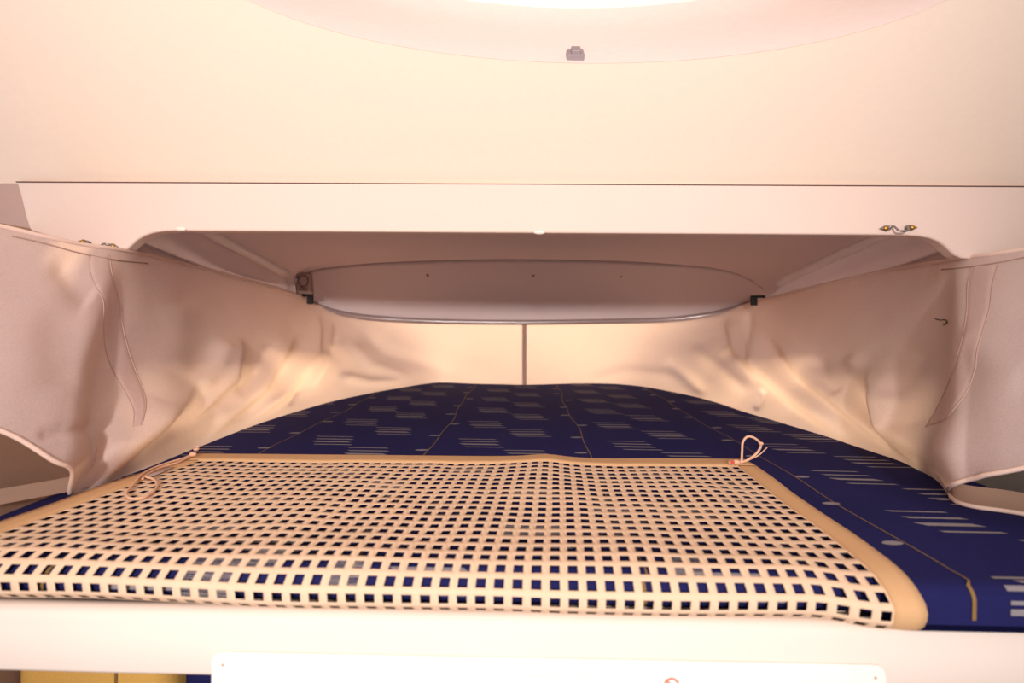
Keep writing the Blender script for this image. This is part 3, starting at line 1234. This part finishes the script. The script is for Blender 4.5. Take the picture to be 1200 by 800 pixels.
# hem roll at the top of both curtains and down the free front edge
for root, G in ((rootL, GL), (rootR, GR)):
    top_ = [row[0] for row in G if abs(pix(row[0])[0] - 615) > 250]
    from_bm('top_hem', tube(top_, .0042, seg=8), M['curtain_edge'], root)
    n0 = int(len(G) * (.735 if root is rootL else .75))
    low = [row[-1] for row in G[n0:]]
    from_bm('free_hem', tube(low, .0032, seg=8), M['curtain_edge'], root)
# pleat bands
bl = [(105, 300), (105, 318), (112, 336), (121, 354), (121, 385), (124, 412), (134, 438), (150, 466), (157, 482), (156, 500)]
br = [(128, 299), (131, 320), (136, 340), (141, 356), (143, 378), (149, 405), (158, 432), (167, 455), (171, 474), (166, 498)]
from_bm('pleat_band', ribbon(lookL, bl, br, 60, 8, .0016), M['curtain'], rootL)
SEAMS = [(rootL, lookL, bl), (rootL, lookL, br)]
bl = [(1139, 312), (1134, 335), (1133, 365), (1128, 395), (1120, 425), (1112, 448), (1098, 478), (1085, 500)]
br = [(1169, 311), (1163, 335), (1160, 360), (1153, 385), (1145, 412), (1143, 432), (1132, 460), (1108, 492)]
from_bm('pleat_band', ribbon(lookR, bl, br, 60, 8, .0016), M['curtain'], rootR)
SEAMS += [(rootR, lookR, bl), (rootR, lookR, br)]
for rt, lk, pl_ in SEAMS:
    from_bm('seam_line', tube(stitch(lk, pl_, 60, .001, .0002), .0011, seg=6), M['curtain_groove'], rt)
# stitch lines
bm = tube(stitch(lookL, [(14, 277), (50, 285), (90, 296), (130, 304), (172, 308.5)], 60, .0014, .001), .0014, seg=6)
from_bm('stitch_line', bm, M['curtain_dark'], rootL)
bm = tube(stitch(lookR, [(1104, 316), (1140, 312.5), (1170, 308), (1205, 301)], 40, .0014, .001), .0014, seg=6)
from_bm('stitch_line', bm, M['curtain_dark'], rootR)
# dark closing tape where the two curtains meet
bm = ribbon(lookL, [(612.3, 379), (612.3, 415), (612.3, 451)], [(616.6, 379), (616.6, 415), (616.6, 451)], 24, 4, .002)
o = from_bm('closing_tape', bm, M['curtain_dark'], rootL)
o['label'] = 'brown vertical closing tape in the middle of the back'
# snag in the right curtain
bm = tube(stitch(lookR, [(1098, 374), (1104, 375.5), (1110, 375), (1112, 378), (1108, 381)], 24, .001, .003), .0011, seg=6)
o = from_bm('snag', bm, M['dark'], rootR)
o['label'] = 'small dark snag of pulled thread'
# inner layers seen under the lifted hems; taupe puts the flaps' shade into their colour
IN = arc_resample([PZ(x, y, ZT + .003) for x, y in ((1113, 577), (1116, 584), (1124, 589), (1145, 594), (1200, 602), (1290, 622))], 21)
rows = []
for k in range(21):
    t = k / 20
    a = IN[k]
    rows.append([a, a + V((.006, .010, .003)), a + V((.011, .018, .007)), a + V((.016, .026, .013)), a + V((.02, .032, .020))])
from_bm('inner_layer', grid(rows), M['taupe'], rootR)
from_bm('free_hem', tube([r_[0] for r_ in rows], .0032, seg=8), M['curtain_edge'], rootR)
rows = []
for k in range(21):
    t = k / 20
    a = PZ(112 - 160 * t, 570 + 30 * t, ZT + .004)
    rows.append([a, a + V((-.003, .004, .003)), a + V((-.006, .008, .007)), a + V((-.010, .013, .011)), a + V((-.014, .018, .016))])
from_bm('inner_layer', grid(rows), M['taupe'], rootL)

# ------------------------------------------------------------------ light
def area(name, loc, target, size, power, col, sizey=None):
    l = bpy.data.lights.new(name, 'AREA')
    l.energy = power
    l.color = col
    l.size = size
    if sizey:
        l.shape = 'RECTANGLE'
        l.size_y = sizey
    o = bpy.data.objects.new(name, l)
    COL.objects.link(o)
    o.location = loc
    o.rotation_euler = (V(target) - V(loc)).to_track_quat('-Z', 'Y').to_euler()
    return o


sp = bpy.data.lights.new('cabin_lamp', 'SPOT')
sp.energy = 320
sp.color = (1, .92, .88)
sp.shadow_soft_size = .09
sp.spot_size = math.radians(48)
sp.spot_blend = 1.0
spo = bpy.data.objects.new('cabin_lamp', sp)
COL.objects.link(spo)
spo.location = (-.05, -2.2, .56)
spo.rotation_euler = (V((-.10, 1, 0.17)) - spo.location).to_track_quat('-Z', 'Y').to_euler()
area('windscreen_daylight', (0, 2.75, -.04), (0, 1.9, -.15), 1.7, 18, (1, .89, .80), .45)
for sg in (-1, 1):
    area('side_fill_lamp', (sg * 1.30, 1.72, -.045), (sg * .62, 1.25, -.20), .12, 14, (1, .91, .82))  # added unseen lamps that backlight the side stretches of the curtains
w = bpy.data.worlds.new('world')
SC.world = w
w.use_nodes = True
bg = w.node_tree.nodes['Background']
bg.inputs[0].default_value = (1, .92, .97, 1)
bg.inputs[1].default_value = .5

vs = SC.view_settings
vs.view_transform = 'Standard'
vs.look = 'None'
vs.exposure = 0.35
vs.gamma = 1
vs.use_curve_mapping = False
